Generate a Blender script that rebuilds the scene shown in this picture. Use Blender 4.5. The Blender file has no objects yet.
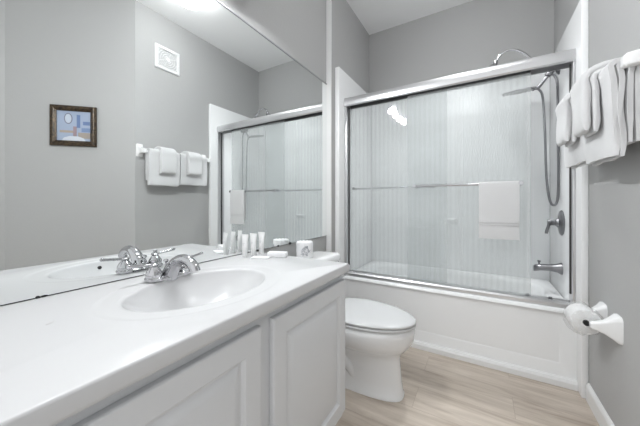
import bpy, bmesh, math, random
from mathutils import Vector, Matrix, noise
random.seed(4)
PI = math.pi
S = bpy.context.scene
COL = S.collection

# ------------------------------------------------------------------ camera
W = 1.571            # right wall
ZC = 2.863           # ceiling height
ZK = 0.786           # countertop height
cam_d = bpy.data.cameras.new('camera')
cam_d.sensor_width = 36.0
cam_d.lens = 270.17 / 640 * 36.0
cam_d.shift_y = (202.44 - 213.0) / 640
cam_d.clip_start = 0.02
cam = bpy.data.objects.new('camera', cam_d)
COL.objects.link(cam)
cam.location = (1.075, 0.0, 1.057)
cam.rotation_euler = (PI / 2, 0, math.radians(30.8))
S.camera = cam

# ------------------------------------------------------------------ light
WORLD = 0.95
VANITY_E = 165.0      # globes of the vanity fixture
DOME_E = 17.0        # ceiling dome
ALCOVE_FILL_E = 90.0         # unseen lamp added to brighten the alcove
wd = bpy.data.worlds.new('world')
S.world = wd
wd.use_nodes = True
wd.node_tree.nodes['Background'].inputs[0].default_value = (0.975, 0.99, 1.0, 1)
wd.node_tree.nodes['Background'].inputs[1].default_value = WORLD
S.view_settings.view_transform = 'Standard'
S.view_settings.look = 'None'
S.view_settings.exposure = 0.17
S.view_settings.gamma = 1.0
S.view_settings.use_curve_mapping = False

# ------------------------------------------------------------------ materials
def new_mat(name):
    m = bpy.data.materials.new(name)
    m.use_nodes = True
    return m, m.node_tree.nodes, m.node_tree.links, m.node_tree.nodes['Principled BSDF']

def srgb(r, g, b):
    f = lambda c: (c / 255 / 12.92) if c / 255 <= 0.04045 else ((c / 255 + 0.055) / 1.055) ** 2.4
    return (f(r), f(g), f(b), 1)

def mat(name, col, rough=0.5, metal=0.0, bump=0.0, bscale=200.0, spec=0.5, coat=0.0, var=0.0, sheen=0.0):
    m, n, l, p = new_mat(name)
    p.inputs['Base Color'].default_value = col
    p.inputs['Roughness'].default_value = rough
    p.inputs['Metallic'].default_value = metal
    p.inputs['Specular IOR Level'].default_value = spec
    p.inputs['Coat Weight'].default_value = coat
    p.inputs['Sheen Weight'].default_value = sheen
    tc = n.new('ShaderNodeTexCoord')
    if bump:
        t = n.new('ShaderNodeTexNoise'); t.inputs['Scale'].default_value = bscale; t.inputs['Detail'].default_value = 4
        b = n.new('ShaderNodeBump'); b.inputs['Strength'].default_value = bump; b.inputs['Distance'].default_value = 0.002
        l.new(tc.outputs['Object'], t.inputs['Vector']); l.new(t.outputs['Fac'], b.inputs['Height']); l.new(b.outputs['Normal'], p.inputs['Normal'])
    if var:
        t2 = n.new('ShaderNodeTexNoise'); t2.inputs['Scale'].default_value = 6.0; t2.inputs['Detail'].default_value = 6
        mx = n.new('ShaderNodeMix'); mx.data_type = 'RGBA'
        mx.inputs[6].default_value = tuple(c * (1 - var) for c in col[:3]) + (1,)
        mx.inputs[7].default_value = tuple(min(1, c * (1 + var)) for c in col[:3]) + (1,)
        l.new(tc.outputs['Object'], t2.inputs['Vector']); l.new(t2.outputs['Fac'], mx.inputs[0]); l.new(mx.outputs[2], p.inputs['Base Color'])
    return m

M = {}
M['wall'] = mat('wall_paint', (0.45, 0.449, 0.446, 1), 0.6, bump=0.35, bscale=60, spec=0.3)
M['ceiling'] = mat('ceiling_paint', (0.88, 0.88, 0.88, 1), 0.8, bump=0.2, bscale=120, spec=0.2)
M['trim'] = mat('trim_white', (0.82, 0.82, 0.82, 1), 0.35)
M['cabinet'] = mat('cabinet_white', (0.70, 0.71, 0.725, 1), 0.35)
M['counter'] = mat('cultured_marble', (0.64, 0.64, 0.647, 1), 0.24, coat=0.0, spec=0.4)
M['porcelain'] = mat('porcelain', (0.86, 0.865, 0.87, 1), 0.07, coat=0.5)
M['fiberglass'] = mat('fiberglass_white', (0.90, 0.905, 0.91, 1), 0.2)
M['chrome'] = mat('chrome', (0.55, 0.55, 0.565, 1), 0.06, metal=1.0)
M['nickel'] = mat('brushed_nickel', (0.24, 0.24, 0.25, 1), 0.28, metal=1.0)
M['aluminium'] = mat('bright_aluminium', (0.66, 0.66, 0.67, 1), 0.30, metal=0.9)
M['rubber_and_shade'] = mat('black_rubber_and_shade', (0.05, 0.05, 0.05, 1), 0.5)
M['rollpaper'] = mat('tissue_paper', (0.90, 0.90, 0.90, 1), 0.8)
M['dark'] = mat('dark_void', (0.01, 0.01, 0.01, 1), 0.7)
M['towel'] = mat('terry_cloth', (0.69, 0.69, 0.695, 1), 0.95, bump=1.0, bscale=320, spec=0.1, sheen=0.3)
M['band'] = mat('woven_band', (0.62, 0.62, 0.625, 1), 0.8)
M['plastic'] = mat('white_plastic', (0.86, 0.86, 0.86, 1), 0.3)
M['seat'] = mat('toilet_seat_white', (0.62, 0.625, 0.63, 1), 0.22)
M['paper'] = mat('wrapping_paper', (0.84, 0.84, 0.85, 1), 0.6, bump=0.4, bscale=40)
M['ink'] = mat('grey_print', (0.30, 0.31, 0.34, 1), 0.6)
M['paleink'] = mat('pale_print', (0.55, 0.56, 0.58, 1), 0.6)
M['ceramic'] = mat('ceramic', (0.88, 0.88, 0.88, 1), 0.1, coat=0.4)
M['speck'] = mat('stain', (0.45, 0.44, 0.44, 1), 0.4)
M['vent'] = mat('vent_white', (0.78, 0.78, 0.78, 1), 0.4)
M['grille'] = mat('vent_grille', (0.58, 0.58, 0.58, 1), 0.6)

def mirror_mat():
    m, n, l, p = new_mat('mirror_silver')
    p.inputs['Base Color'].default_value = (0.90, 0.92, 0.915, 1)
    p.inputs['Metallic'].default_value = 1.0
    p.inputs['Roughness'].default_value = 0.0
    return m
M['mirror'] = mirror_mat()

def emit(name, col, s):
    m, n, l, p = new_mat(name)
    p.inputs['Base Color'].default_value = (0.9, 0.9, 0.9, 1)
    p.inputs['Emission Color'].default_value = col
    p.inputs['Emission Strength'].default_value = s
    return m
M['globe'] = emit('lit_globe', (0.96, 0.985, 1.0, 1), VANITY_E)
M['fill_lens'] = emit('lit_fill_lens', (0.97, 0.99, 1.0, 1), 3.0)
M['dome'] = emit('lit_dome', (0.97, 0.99, 1.0, 1), DOME_E)

def glass_mat():
    m, n, l, p = new_mat('shower_glass')
    out = n['Material Output']
    tr = n.new('ShaderNodeBsdfTransparent'); tr.inputs[0].default_value = (0.955, 0.965, 0.965, 1)
    gl = n.new('ShaderNodeBsdfGlossy'); gl.inputs['Roughness'].default_value = 0.012
    df = n.new('ShaderNodeBsdfTranslucent'); df.inputs[0].default_value = (0.85, 0.87, 0.87, 1)
    d2 = n.new('ShaderNodeBsdfDiffuse'); d2.inputs[0].default_value = (0.80, 0.82, 0.82, 1)
    lw = n.new('ShaderNodeLayerWeight'); lw.inputs[0].default_value = 0.5
    pw = n.new('ShaderNodeMath'); pw.operation = 'POWER'; pw.inputs[1].default_value = 4.0
    fr = n.new('ShaderNodeMath'); fr.operation = 'MULTIPLY_ADD'; fr.inputs[1].default_value = 0.7; fr.inputs[2].default_value = 0.035
    l.new(lw.outputs['Facing'], pw.inputs[0]); l.new(pw.outputs[0], fr.inputs[0])
    tc = n.new('ShaderNodeTexCoord')
    wv = n.new('ShaderNodeTexWave'); wv.inputs['Scale'].default_value = 9.0; wv.bands_direction = 'X'
    bp = n.new('ShaderNodeBump'); bp.inputs['Strength'].default_value = 0.02; bp.inputs['Distance'].default_value = 0.004
    l.new(tc.outputs['Object'], wv.inputs['Vector']); l.new(wv.outputs['Fac'], bp.inputs['Height'])
    l.new(bp.outputs['Normal'], gl.inputs['Normal'])
    a0 = n.new('ShaderNodeMixShader'); a0.inputs[0].default_value = 0.5
    l.new(df.outputs[0], a0.inputs[1]); l.new(d2.outputs[0], a0.inputs[2])
    a = n.new('ShaderNodeMixShader'); a.inputs[0].default_value = 0.17
    mr = n.new('ShaderNodeMapRange'); mr.inputs['To Min'].default_value = 0.235; mr.inputs['To Max'].default_value = 0.262
    l.new(wv.outputs['Fac'], mr.inputs['Value']); l.new(mr.outputs[0], a.inputs[0])
    l.new(tr.outputs[0], a.inputs[1]); l.new(a0.outputs[0], a.inputs[2])
    b = n.new('ShaderNodeMixShader')
    l.new(fr.outputs[0], b.inputs[0]); l.new(a.outputs[0], b.inputs[1]); l.new(gl.outputs[0], b.inputs[2])
    l.new(b.outputs[0], out.inputs[0])
    return m
M['glass'] = glass_mat()

def film_mat():
    m, n, l, p = new_mat('clear_film')
    out = n['Material Output']
    tr = n.new('ShaderNodeBsdfTransparent'); tr.inputs[0].default_value = (0.95, 0.95, 0.95, 1)
    gl = n.new('ShaderNodeBsdfGlossy'); gl.inputs['Roughness'].default_value = 0.12
    df = n.new('ShaderNodeBsdfDiffuse'); df.inputs[0].default_value = (0.92, 0.92, 0.92, 1)
    a = n.new('ShaderNodeMixShader'); a.inputs[0].default_value = 0.12
    l.new(tr.outputs[0], a.inputs[1]); l.new(df.outputs[0], a.inputs[2])
    b = n.new('ShaderNodeMixShader'); b.inputs[0].default_value = 0.07
    l.new(a.outputs[0], b.inputs[1]); l.new(gl.outputs[0], b.inputs[2])
    l.new(b.outputs[0], out.inputs[0])
    return m
M['film'] = film_mat()

def floor_mat():
    m, n, l, p = new_mat('vinyl_planks')
    tc = n.new('ShaderNodeTexCoord')
    br = n.new('ShaderNodeTexBrick')
    br.inputs['Scale'].default_value = 1.0
    br.inputs['Brick Width'].default_value = 1.22; br.inputs['Row Height'].default_value = 0.18
    br.inputs['Mortar Size'].default_value = 0.0012; br.inputs['Mortar Smooth'].default_value = 0.3
    br.inputs['Color1'].default_value = (0, 0, 0, 1); br.inputs['Color2'].default_value = (1, 1, 1, 1); br.inputs['Mortar'].default_value = (0.5, 0.5, 0.5, 1)
    br.offset = 0.37
    l.new(tc.outputs['Object'], br.inputs['Vector'])
    mp = n.new('ShaderNodeMapping'); mp.inputs['Scale'].default_value = (1.6, 14, 1)
    l.new(tc.outputs['Object'], mp.inputs['Vector'])
    # shift the grain per plank
    ad = n.new('ShaderNodeVectorMath'); ad.operation = 'MULTIPLY_ADD'; ad.inputs[1].default_value = (7, 3, 5)
    l.new(br.outputs['Color'], ad.inputs[0]); l.new(mp.outputs[0], ad.inputs[2])
    g = n.new('ShaderNodeTexNoise'); g.inputs['Scale'].default_value = 1.5; g.inputs['Detail'].default_value = 8; g.inputs['Roughness'].default_value = 0.62; g.inputs['Distortion'].default_value = 0.6
    l.new(ad.outputs[0], g.inputs['Vector'])
    rp = n.new('ShaderNodeValToRGB')
    e = rp.color_ramp.elements
    e[0].position = 0.28; e[0].color = srgb(166, 151, 137)
    e[1].position = 0.70; e[1].color = srgb(214, 203, 191)
    x = e.new(0.48); x.color = srgb(195, 183, 170)
    l.new(g.outputs['Fac'], rp.inputs[0])
    mx = n.new('ShaderNodeMix'); mx.data_type = 'RGBA'; mx.blend_type = 'MULTIPLY'; mx.inputs[0].default_value = 1.0
    r2 = n.new('ShaderNodeValToRGB')
    r2.color_ramp.elements[0].color = (0.92, 0.915, 0.91, 1); r2.color_ramp.elements[1].color = (1, 1, 1, 1)
    l.new(br.outputs['Color'], r2.inputs[0])
    l.new(rp.outputs[0], mx.inputs[6]); l.new(r2.outputs[0], mx.inputs[7])
    m3 = n.new('ShaderNodeMix'); m3.data_type = 'RGBA'; m3.inputs[7].default_value = srgb(168, 154, 141)
    l.new(br.outputs['Fac'], m3.inputs[0]); l.new(mx.outputs[2], m3.inputs[6])
    l.new(m3.outputs[2], p.inputs['Base Color'])
    p.inputs['Roughness'].default_value = 0.42
    return m
M['floor'] = floor_mat()

def bronze_mat():
    m, n, l, p = new_mat('bronze_frame')
    tc = n.new('ShaderNodeTexCoord')
    t = n.new('ShaderNodeTexNoise'); t.inputs['Scale'].default_value = 60; t.inputs['Detail'].default_value = 5
    rp = n.new('ShaderNodeValToRGB')
    rp.color_ramp.elements[0].position = 0.35; rp.color_ramp.elements[0].color = srgb(34, 26, 18)
    rp.color_ramp.elements[1].position = 0.75; rp.color_ramp.elements[1].color = srgb(92, 74, 52)
    l.new(tc.outputs['Object'], t.inputs['Vector']); l.new(t.outputs['Fac'], rp.inputs[0]); l.new(rp.outputs[0], p.inputs['Base Color'])
    p.inputs['Roughness'].default_value = 0.35; p.inputs['Metallic'].default_value = 0.35
    return m
M['bronze'] = bronze_mat()

def tile_mat():
    m, n, l, p = new_mat('surround_panel')
    p.inputs['Base Color'].default_value = (0.86, 0.87, 0.875, 1); p.inputs['Roughness'].default_value = 0.22
    tc = n.new('ShaderNodeTexCoord')
    sx = n.new('ShaderNodeSeparateXYZ'); l.new(tc.outputs['Object'], sx.inputs[0])
    cb = n.new('ShaderNodeCombineXYZ')
    a = n.new('ShaderNodeMath'); a.operation = 'ADD'
    l.new(sx.outputs[0], a.inputs[0]); l.new(sx.outputs[1], a.inputs[1]); l.new(a.outputs[0], cb.inputs[0]); l.new(sx.outputs[2], cb.inputs[1])
    br = n.new('ShaderNodeTexBrick'); br.inputs['Scale'].default_value = 1; br.offset = 0
    br.inputs['Brick Width'].default_value = 0.2; br.inputs['Row Height'].default_value = 0.1; br.inputs['Mortar Size'].default_value = 0.0025
    l.new(cb.outputs[0], br.inputs['Vector'])
    b = n.new('ShaderNodeBump'); b.inputs['Strength'].default_value = 0.12; b.inputs['Distance'].default_value = 0.002; b.invert = True
    l.new(br.outputs['Fac'], b.inputs['Height']); l.new(b.outputs['Normal'], p.inputs['Normal'])
    return m
M['tile'] = tile_mat()

# ------------------------------------------------------------------ mesh helpers
def add_box(bm, x0, x1, y0, y1, z0, z1, bev=0.0, seg=2):
    t = bmesh.new()
    bmesh.ops.create_cube(t, size=1)
    for v in t.verts:
        v.co = Vector(((x0 + x1) / 2 + v.co.x * (x1 - x0), (y0 + y1) / 2 + v.co.y * (y1 - y0), (z0 + z1) / 2 + v.co.z * (z1 - z0)))
    if bev:
        bmesh.ops.bevel(t, geom=t.edges[:], offset=bev, segments=seg, profile=0.5, affect='EDGES')
    merge(bm, t)

def merge(bm, t, mtx=None):
    if mtx is not None:
        bmesh.ops.transform(t, matrix=mtx, verts=t.verts[:])
    me = bpy.data.meshes.new('tmp'); t.to_mesh(me); t.free()
    bm.from_mesh(me); bpy.data.meshes.remove(me)

def add_loft(bm, rings, cap0=True, cap1=True, closed=True):
    R = [[bm.verts.new(p) for p in r] for r in rings]
    n = len(R[0])
    for a, b in zip(R[:-1], R[1:]):
        for i in range(n if closed else n - 1):
            j = (i + 1) % n
            bm.faces.new((a[i], a[j], b[j], b[i]))
    if cap0: bm.faces.new(list(reversed(R[0])))
    if cap1: bm.faces.new(R[-1])
    return R

def add_lathe(bm, prof, mtx=None, n=32):
    """prof: (radius, height) list around local z"""
    t = bmesh.new()
    rings = []
    for r, z in prof:
        rings.append([Vector((max(r, 1e-5) * math.cos(2 * PI * k / n), max(r, 1e-5) * math.sin(2 * PI * k / n), z)) for k in range(n)])
    add_loft(t, rings)
    bmesh.ops.remove_doubles(t, verts=t.verts[:], dist=2e-5)
    merge(bm, t, mtx)

def frames(P):
    out = []
    prev = None
    for i in range(len(P)):
        a = P[max(i - 1, 0)]; b = P[min(i + 1, len(P) - 1)]
        T = (b - a).normalized()
        if prev is None:
            up = Vector((0, 0, 1)) if abs(T.z) < 0.9 else Vector((0, 1, 0))
            N = (up - T * up.dot(T)).normalized()
        else:
            N = (prev - T * prev.dot(T)).normalized()
        prev = N
        out.append((T, N, T.cross(N)))
    return out

def smooth_path(P, sub=6):
    P = [Vector(p) for p in P]
    out = []
    for i in range(len(P) - 1):
        p0 = P[max(i - 1, 0)]; p1 = P[i]; p2 = P[i + 1]; p3 = P[min(i + 2, len(P) - 1)]
        for k in range(sub):
            t = k / sub
            out.append(0.5 * ((2 * p1) + (p2 - p0) * t + (2 * p0 - 5 * p1 + 4 * p2 - p3) * t * t + (3 * p1 - p0 - 3 * p2 + p3) * t ** 3))
    out.append(P[-1])
    return out

def add_tube(bm, P, r, n=14, smooth=0, sq=(1, 1)):
    P = [Vector(p) for p in P]
    m = len(P)
    if smooth:
        rr = r if isinstance(r, (list, tuple)) else None
        P2 = smooth_path(P, smooth)
        if rr:
            r = []
            for i in range(len(P2)):
                f = i / smooth; k = min(int(f), m - 2); t = f - k
                r.append(rr[k] * (1 - t) + rr[k + 1] * t)
        P = P2
    F = frames(P)
    rings = []
    for i, p in enumerate(P):
        ri = r[i] if isinstance(r, (list, tuple)) else r
        T, N, B = F[i]
        rings.append([p + (N * math.cos(2 * PI * k / n) * sq[0] + B * math.sin(2 * PI * k / n) * sq[1]) * ri for k in range(n)])
    t = bmesh.new(); add_loft(t, rings); merge(bm, t)

def along(axis, loc):
    """matrix taking local z to axis"""
    q = Vector((0, 0, 1)).rotation_difference(Vector(axis).normalized())
    return Matrix.Translation(Vector(loc)) @ q.to_matrix().to_4x4()

def obj(name, bm, material, parent=None, smooth=True, angle=40, sub=0):
    bmesh.ops.recalc_face_normals(bm, faces=bm.faces[:])
    me = bpy.data.meshes.new(name)
    bm.to_mesh(me); bm.free()
    o = bpy.data.objects.new(name, me)
    COL.objects.link(o)
    if material: me.materials.append(M[material])
    if smooth:
        for p in me.polygons: p.use_smooth = True
        try: me.set_sharp_from_angle(angle=math.radians(angle))
        except Exception: pass
    if sub:
        md = o.modifiers.new('sub', 'SUBSURF'); md.levels = sub; md.render_levels = sub
    if parent is not None:
        o.parent = parent
        o.matrix_parent_inverse = Matrix.Translation(parent.location).inverted() if parent.rotation_euler[2] == 0 else (Matrix.Translation(parent.location) @ parent.rotation_euler.to_matrix().to_4x4()).inverted()
    return o

def bx(name, material, parent, *a, bev=0.0, seg=2):
    bm = bmesh.new(); add_box(bm, *a, bev=bev, seg=seg)
    return obj(name, bm, material, parent)

def thing(name, label, cat, loc, group=None):
    o = bpy.data.objects.new(name, None); COL.objects.link(o)
    o.location = loc; o.empty_display_size = 0.05
    return tag(o, label, cat, group)

def tag(o, label, cat, group=None):
    o['label'] = label; o['category'] = cat
    if group: o['group'] = group
    return o

def struct(o):
    o['kind'] = 'structure'
    return o

def sbox(name, m, *a, bev=0.0):
    return struct(bx(name, m, None, *a, bev=bev))

def rounded_rect(cx, cy, hx, hy, r, z, n=8):
    out = []
    for qx, qy, a0 in ((1, 1, 0), (-1, 1, PI / 2), (-1, -1, PI), (1, -1, 3 * PI / 2)):
        for k in range(n + 1):
            a = a0 + PI / 2 * k / n
            out.append(Vector((cx + qx * (hx - r) + r * math.cos(a), cy + qy * (hy - r) + r * math.sin(a), z)))
    return out

# ------------------------------------------------------------------ room shell
YB = 2.777           # alcove back wall
YR = 1.917           # where the mirror wall steps out into the alcove jamb
XA = 0.047           # alcove left wall
sbox('floor', 'floor', -0.1, 2.5, -0.5, YB + 0.1, -0.08, 0.0)
sbox('ceiling', 'ceiling', -0.1, 2.5, -0.5, YB + 0.1, ZC, ZC + 0.08)
sbox('wall_left', 'wall', -0.12, -0.006, -0.5, YR, 0.0, ZC)
sbox('wall_alcove', 'wall', -0.12, XA - 0.008, YR, YB + 0.1, 0.0, ZC)
sbox('wall_back', 'wall', XA - 0.008, W + 0.1, YB, YB + 0.1, 0.0, ZC)
sbox('wall_right', 'wall', W, W + 0.12, 1.223, YB, 0.0, ZC)
bm = bmesh.new()
a = [(W, 1.223), (2.223, 0.571), (2.40, 0.571), (2.40, 0.62), (W + 0.12, 1.33), (W + 0.12, 1.223 + 0.0)]
a = [(W, 1.223), (2.223, 0.571), (2.33, 0.571), (W + 0.12, 1.21), (W + 0.12, 1.223)]
add_loft(bm, [[Vector((x, y, 0)) for x, y in a], [Vector((x, y, ZC)) for x, y in a]])
struct(obj('wall_angled', bm, 'wall', smooth=False))
sbox('wall_entry', 'wall', 2.223, 2.33, -0.5, 0.571, 0.0, ZC)
# white corner trim where the alcove jamb returns towards the mirror
sbox('trim_1', 'trim', -0.004, XA - 0.006, YR - 0.008, YR, 0.0, ZC)
# baseboards
def baseboard(name, x0, y0, x1, y1, nx, ny):
    prof = [(0, 0), (0.014, 0), (0.014, 0.075), (0.009, 0.088), (0.004, 0.094), (0, 0.094)]
    bm = bmesh.new()
    add_loft(bm, [[Vector((x + nx * d, y + ny * d, z)) for d, z in prof] for x, y in ((x0, y0), (x1, y1))])
    return struct(obj(name, bm, 'trim', smooth=False))
baseboard('baseboard_right', W, 1.225, W, 1.972, -1, 0)
q = math.sqrt(0.5)
baseboard('baseboard_angled', W, 1.223, 2.223, 0.571, -q, -q)
baseboard('baseboard_left', -0.006, 1.115, -0.006, YR - 0.01, 1, 0)

# ------------------------------------------------------------------ mirror
bm = bmesh.new(); add_box(bm, -0.006, 0.0, -0.35, YR - 0.009, ZK + 0.003, 2.017, bev=0.0)
mir = tag(obj('mirror', bm, 'mirror', smooth=False), 'large frameless wall mirror standing on the white countertop', 'mirror')
bm = bmesh.new(); add_box(bm, -0.005, 0.0012, -0.35, YR - 0.009, ZK + 0.0012, ZK + 0.003)
for (yy, hh, ww) in ((0.247, 0.0045, 0.010), (0.260, 0.0028, 0.016), (1.30, 0.006, 0.02), (1.42, 0.008, 0.03), (1.12, 0.005, 0.02)):
    add_lathe(bm, [(1, -0.0004), (1, 0.0008)], Matrix.Translation((0.0, yy, ZK + 0.003)) @ Matrix.Diagonal((1, ww / 2, hh, 1)) @ Matrix.Rotation(PI / 2, 4, 'Y'), n=16)
e = obj('edge_strip', bm, 'dark', mir); e['label'] = 'dark worn lower edge'
bm = bmesh.new()
add_box(bm, 0.0, 0.004, -0.35, YR - 0.009, 2.012, 2.0175)
M['clipm'] = mat('mirror_edge', (0.30, 0.31, 0.31, 1), 0.3)
obj('top_edge', bm, 'clipm', mir)

# ------------------------------------------------------------------ bathtub and surround
def basin_ring(cx, cy, ax, ay, z, n, angs, pw):
    out = []
    for t in angs:
        c, s = math.cos(t), math.sin(t)
        k = (abs(c) ** pw + abs(s) ** pw) ** (-1 / pw)
        out.append(Vector((cx + ax * c * k, cy + ay * s * k, z)))
    return out
def angles_with_corners(cx, cy, x0, x1, y0, y1, ax, ay, n=96):
    A = [2 * PI * k / n for k in range(n)]
    for X in (x0, x1):
        for Y in (y0, y1):
            t = math.atan2((Y - cy) / ay, (X - cx) / ax) % (2 * PI)
            i = min(range(len(A)), key=lambda k: abs(A[k] - t))
            A[i] = t
    return sorted(A)
def rect_ring(cx, cy, x0, x1, y0, y1, ax, ay, z, angs):
    out = []
    for t in angs:
        dx, dy = ax * math.cos(t), ay * math.sin(t)
        k = 1e9
        if dx > 1e-9: k = min(k, (x1 - cx) / dx)
        if dx < -1e-9: k = min(k, (x0 - cx) / dx)
        if dy > 1e-9: k = min(k, (y1 - cy) / dy)
        if dy < -1e-9: k = min(k, (y0 - cy) / dy)
        out.append(Vector((cx + dx * k, cy + dy * k, z)))
    return out

XL, XR = XA + 0.031, W - 0.031
TY0, TY1 = 2.045, YB - 0.025
ZR = 0.442
cx, cy = (XL + XR) / 2, (TY0 + 0.035 + TY1) / 2 + 0.012
ax, ay = 0.665, 0.285
bm = bmesh.new()
A = angles_with_corners(cx, cy, XL, XR, TY0, TY1, ax, ay)
rg = [rect_ring(cx, cy, XL, XR, TY0, TY1, ax, ay, ZR - 0.02, A),
      rect_ring(cx, cy, XL + 0.004, XR - 0.004, TY0 + 0.004, TY1, ax, ay, ZR - 0.006, A),
      rect_ring(cx, cy, XL + 0.012, XR - 0.012, TY0 + 0.014, TY1 - 0.005, ax, ay, ZR, A)]
for k, z in ((1.0, ZR), (0.975, ZR - 0.01), (0.95, ZR - 0.04), (0.90, ZR - 0.20), (0.85, ZR - 0.30), (0.78, ZR - 0.345), (0.55, ZR - 0.36), (0.02, ZR - 0.362)):
    rg.append(basin_ring(cx, cy, ax * k, ay * k, z, 0, A, 3.2))
R = add_loft(bm, rg, cap0=False, cap1=True)
# apron: a sheet with a raised outline, from under the rim to the floor
def apron_sheet():
    xs0, xs1 = XL, XR
    AY = 2.060
    pts = lambda x, z, d=0: Vector((x, AY - d, z))
    # frame rings (recessed panel)
    px0, px1, pz0, pz1 = 0.20, 1.462, 0.128, 0.50
    t = bmesh.new()
    def ring(x0, x1, z0, z1, d):
        zm = z0 + 0.12
        return [pts(x0, z0, d), pts(x1, z0, d), pts(x1, zm, d * 0.5), pts(x1, z1, 0), pts(x0, z1, 0), pts(x0, zm, d * 0.5)]
    rr = [ring(xs0, xs1, 0.0, 0.425, 0), ring(px0 - 0.012, px1 + 0.012, pz0 - 0.012, 0.395, 0), ring(px0 - 0.006, px1 + 0.006, pz0 - 0.006, 0.390, -0.006), ring(px0, px1, pz0, 0.385, -0.006)]
    add_loft(t, rr, cap0=False, cap1=True)
    merge(bm, t)
    # sloped return up to the rim
    t = bmesh.new()
    prof = [(AY, 0.425), (AY - 0.006, 0.428), (TY0, ZR - 0.02)]
    add_loft(t, [[Vector((x, y, z)) for y, z in prof] for x in (xs0, xs1)], cap0=False, cap1=False, closed=False)
    merge(bm, t)
apron_sheet()
tub = tag(obj('bathtub', bm, 'fiberglass', angle=50), 'white alcove bathtub with a flat panelled apron behind the toilet', 'bathtub')
bm = bmesh.new()
prof = [(2.06, 0), (2.036, 0), (2.036, 0.032), (2.044, 0.046), (2.06, 0.050)]
add_loft(bm, [[Vector((x, y, z)) for y, z in prof] for x in (XL, XR)])
obj('toe_trim', bm, 'trim', tub, smooth=False)
bm = bmesh.new(); add_lathe(bm, [(0.0, 0.02), (0.03, 0.018), (0.036, 0.008), (0.036, 0)], along((-1, 0, 0.15), (XR - 0.050, 2.40, 0.36)), 24)
obj('overflow_plate', bm, 'nickel', tub)
bm = bmesh.new(); add_lathe(bm, [(0.0, 0.006), (0.025, 0.006), (0.032, 0)], Matrix.Translation((XR - 0.28, 2.42, ZR - 0.361)), 24)
obj('drain', bm, 'chrome', tub)

ys, zs = 1.977, 2.171
sur = thing('shower_surround', 'white moulded wall surround rising around the bathtub', 'shower surround', (0.8, YB, 0.44))
def side_panel(x0, x1, inner):
    bm = bmesh.new()
    add_box(bm, x0, x1, ys, YB, 0.0, zs, bev=0.006)
    o = obj('side_panel', bm, 'tile', sur)
    o.data.materials[0] = M['fiberglass']
    return o
side_panel(XA - 0.008, XL, 1)
side_panel(XR, W, -1)
bx('back_panel', 'tile', sur, XL, XR, YB - 0.026, YB, ZR - 0.02, zs, bev=0.004)
# moulded soap shelf in the middle of the back panel
bm = bmesh.new()
for z in (0.86,):
    pr_ = [(0, 0), (-0.055, 0.025), (-0.062, 0.045), (-0.05, 0.05), (0, 0.04)]
    add_loft(bm, [[Vector((x, YB - 0.024 + y * s, z + zz)) for y, zz in pr_] for x, s in ((0.77, 0.2), (0.785, 0.9), (0.80, 1), (0.86, 1), (0.875, 0.9), (0.89, 0.2))])
obj('soap_shelf', bm, 'fiberglass', sur)
bm = bmesh.new()
add_box(bm, 0.90, 0.93, YB - 0.034, YB - 0.02, ZR, zs - 0.03, bev=0.006)
add_box(bm, 1.40, 1.42, YB - 0.032, YB - 0.02, ZR, zs - 0.03, bev=0.006)
obj('moulded_rib', bm, 'fiberglass', sur)

# ------------------------------------------------------------------ sliding shower door
fr = thing('shower_door_frame', 'bright aluminium header, jambs and sill track holding the sliding shower doors', 'door frame', (0.8, 2.1, ZR))
bm = bmesh.new()
prof = [(2.072, 1.868), (2.066, 1.876), (2.064, 1.90), (2.066, 1.925), (2.074, 1.938), (2.088, 1.945), (2.165, 1.945), (2.170, 1.94), (2.170, 1.868), (2.164, 1.868), (2.164, 1.925), (2.080, 1.925), (2.080, 1.868)]
add_loft(bm, [[Vector((x, y, z)) for y, z in prof] for x in (XL, XR)])
obj('header', bm, 'aluminium', fr, angle=30)
for x0, x1 in ((XL, XL + 0.022), (XR - 0.012, XR)):
    bx('jamb', 'aluminium', fr, x0, x1, 2.075, 2.160, 0.47, 1.87, bev=0.004)
for x0, x1 in ((XL + 0.0221, XL + 0.028), (XR - 0.018, XR - 0.0121)):
    bx('jamb_seal', 'rubber_and_shade', fr, x0, x1, 2.112, 2.128, 0.52, 1.868)
bm = bmesh.new()
prof = [(2.070, ZR), (2.070, ZR + 0.022), (2.078, ZR + 0.032), (2.098, ZR + 0.034), (2.1, ZR + 0.026), (2.13, ZR + 0.026), (2.132, ZR + 0.036), (2.165, ZR + 0.03), (2.168, ZR)]
add_loft(bm, [[Vector((x, y, z)) for y, z in prof] for x in (XL, XR)])
obj('sill_track', bm, 'aluminium', fr, angle=25)
for x in (1.325, 1.435):
    bm = bmesh.new(); add_lathe(bm, [(0, 0.02), (0.008, 0.019), (0.010, 0.014), (0.010, 0)], Matrix.Translation((x, 2.115, ZR + 0.026)), 16)
    obj('track_guide', bm, 'nickel', fr)

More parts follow.
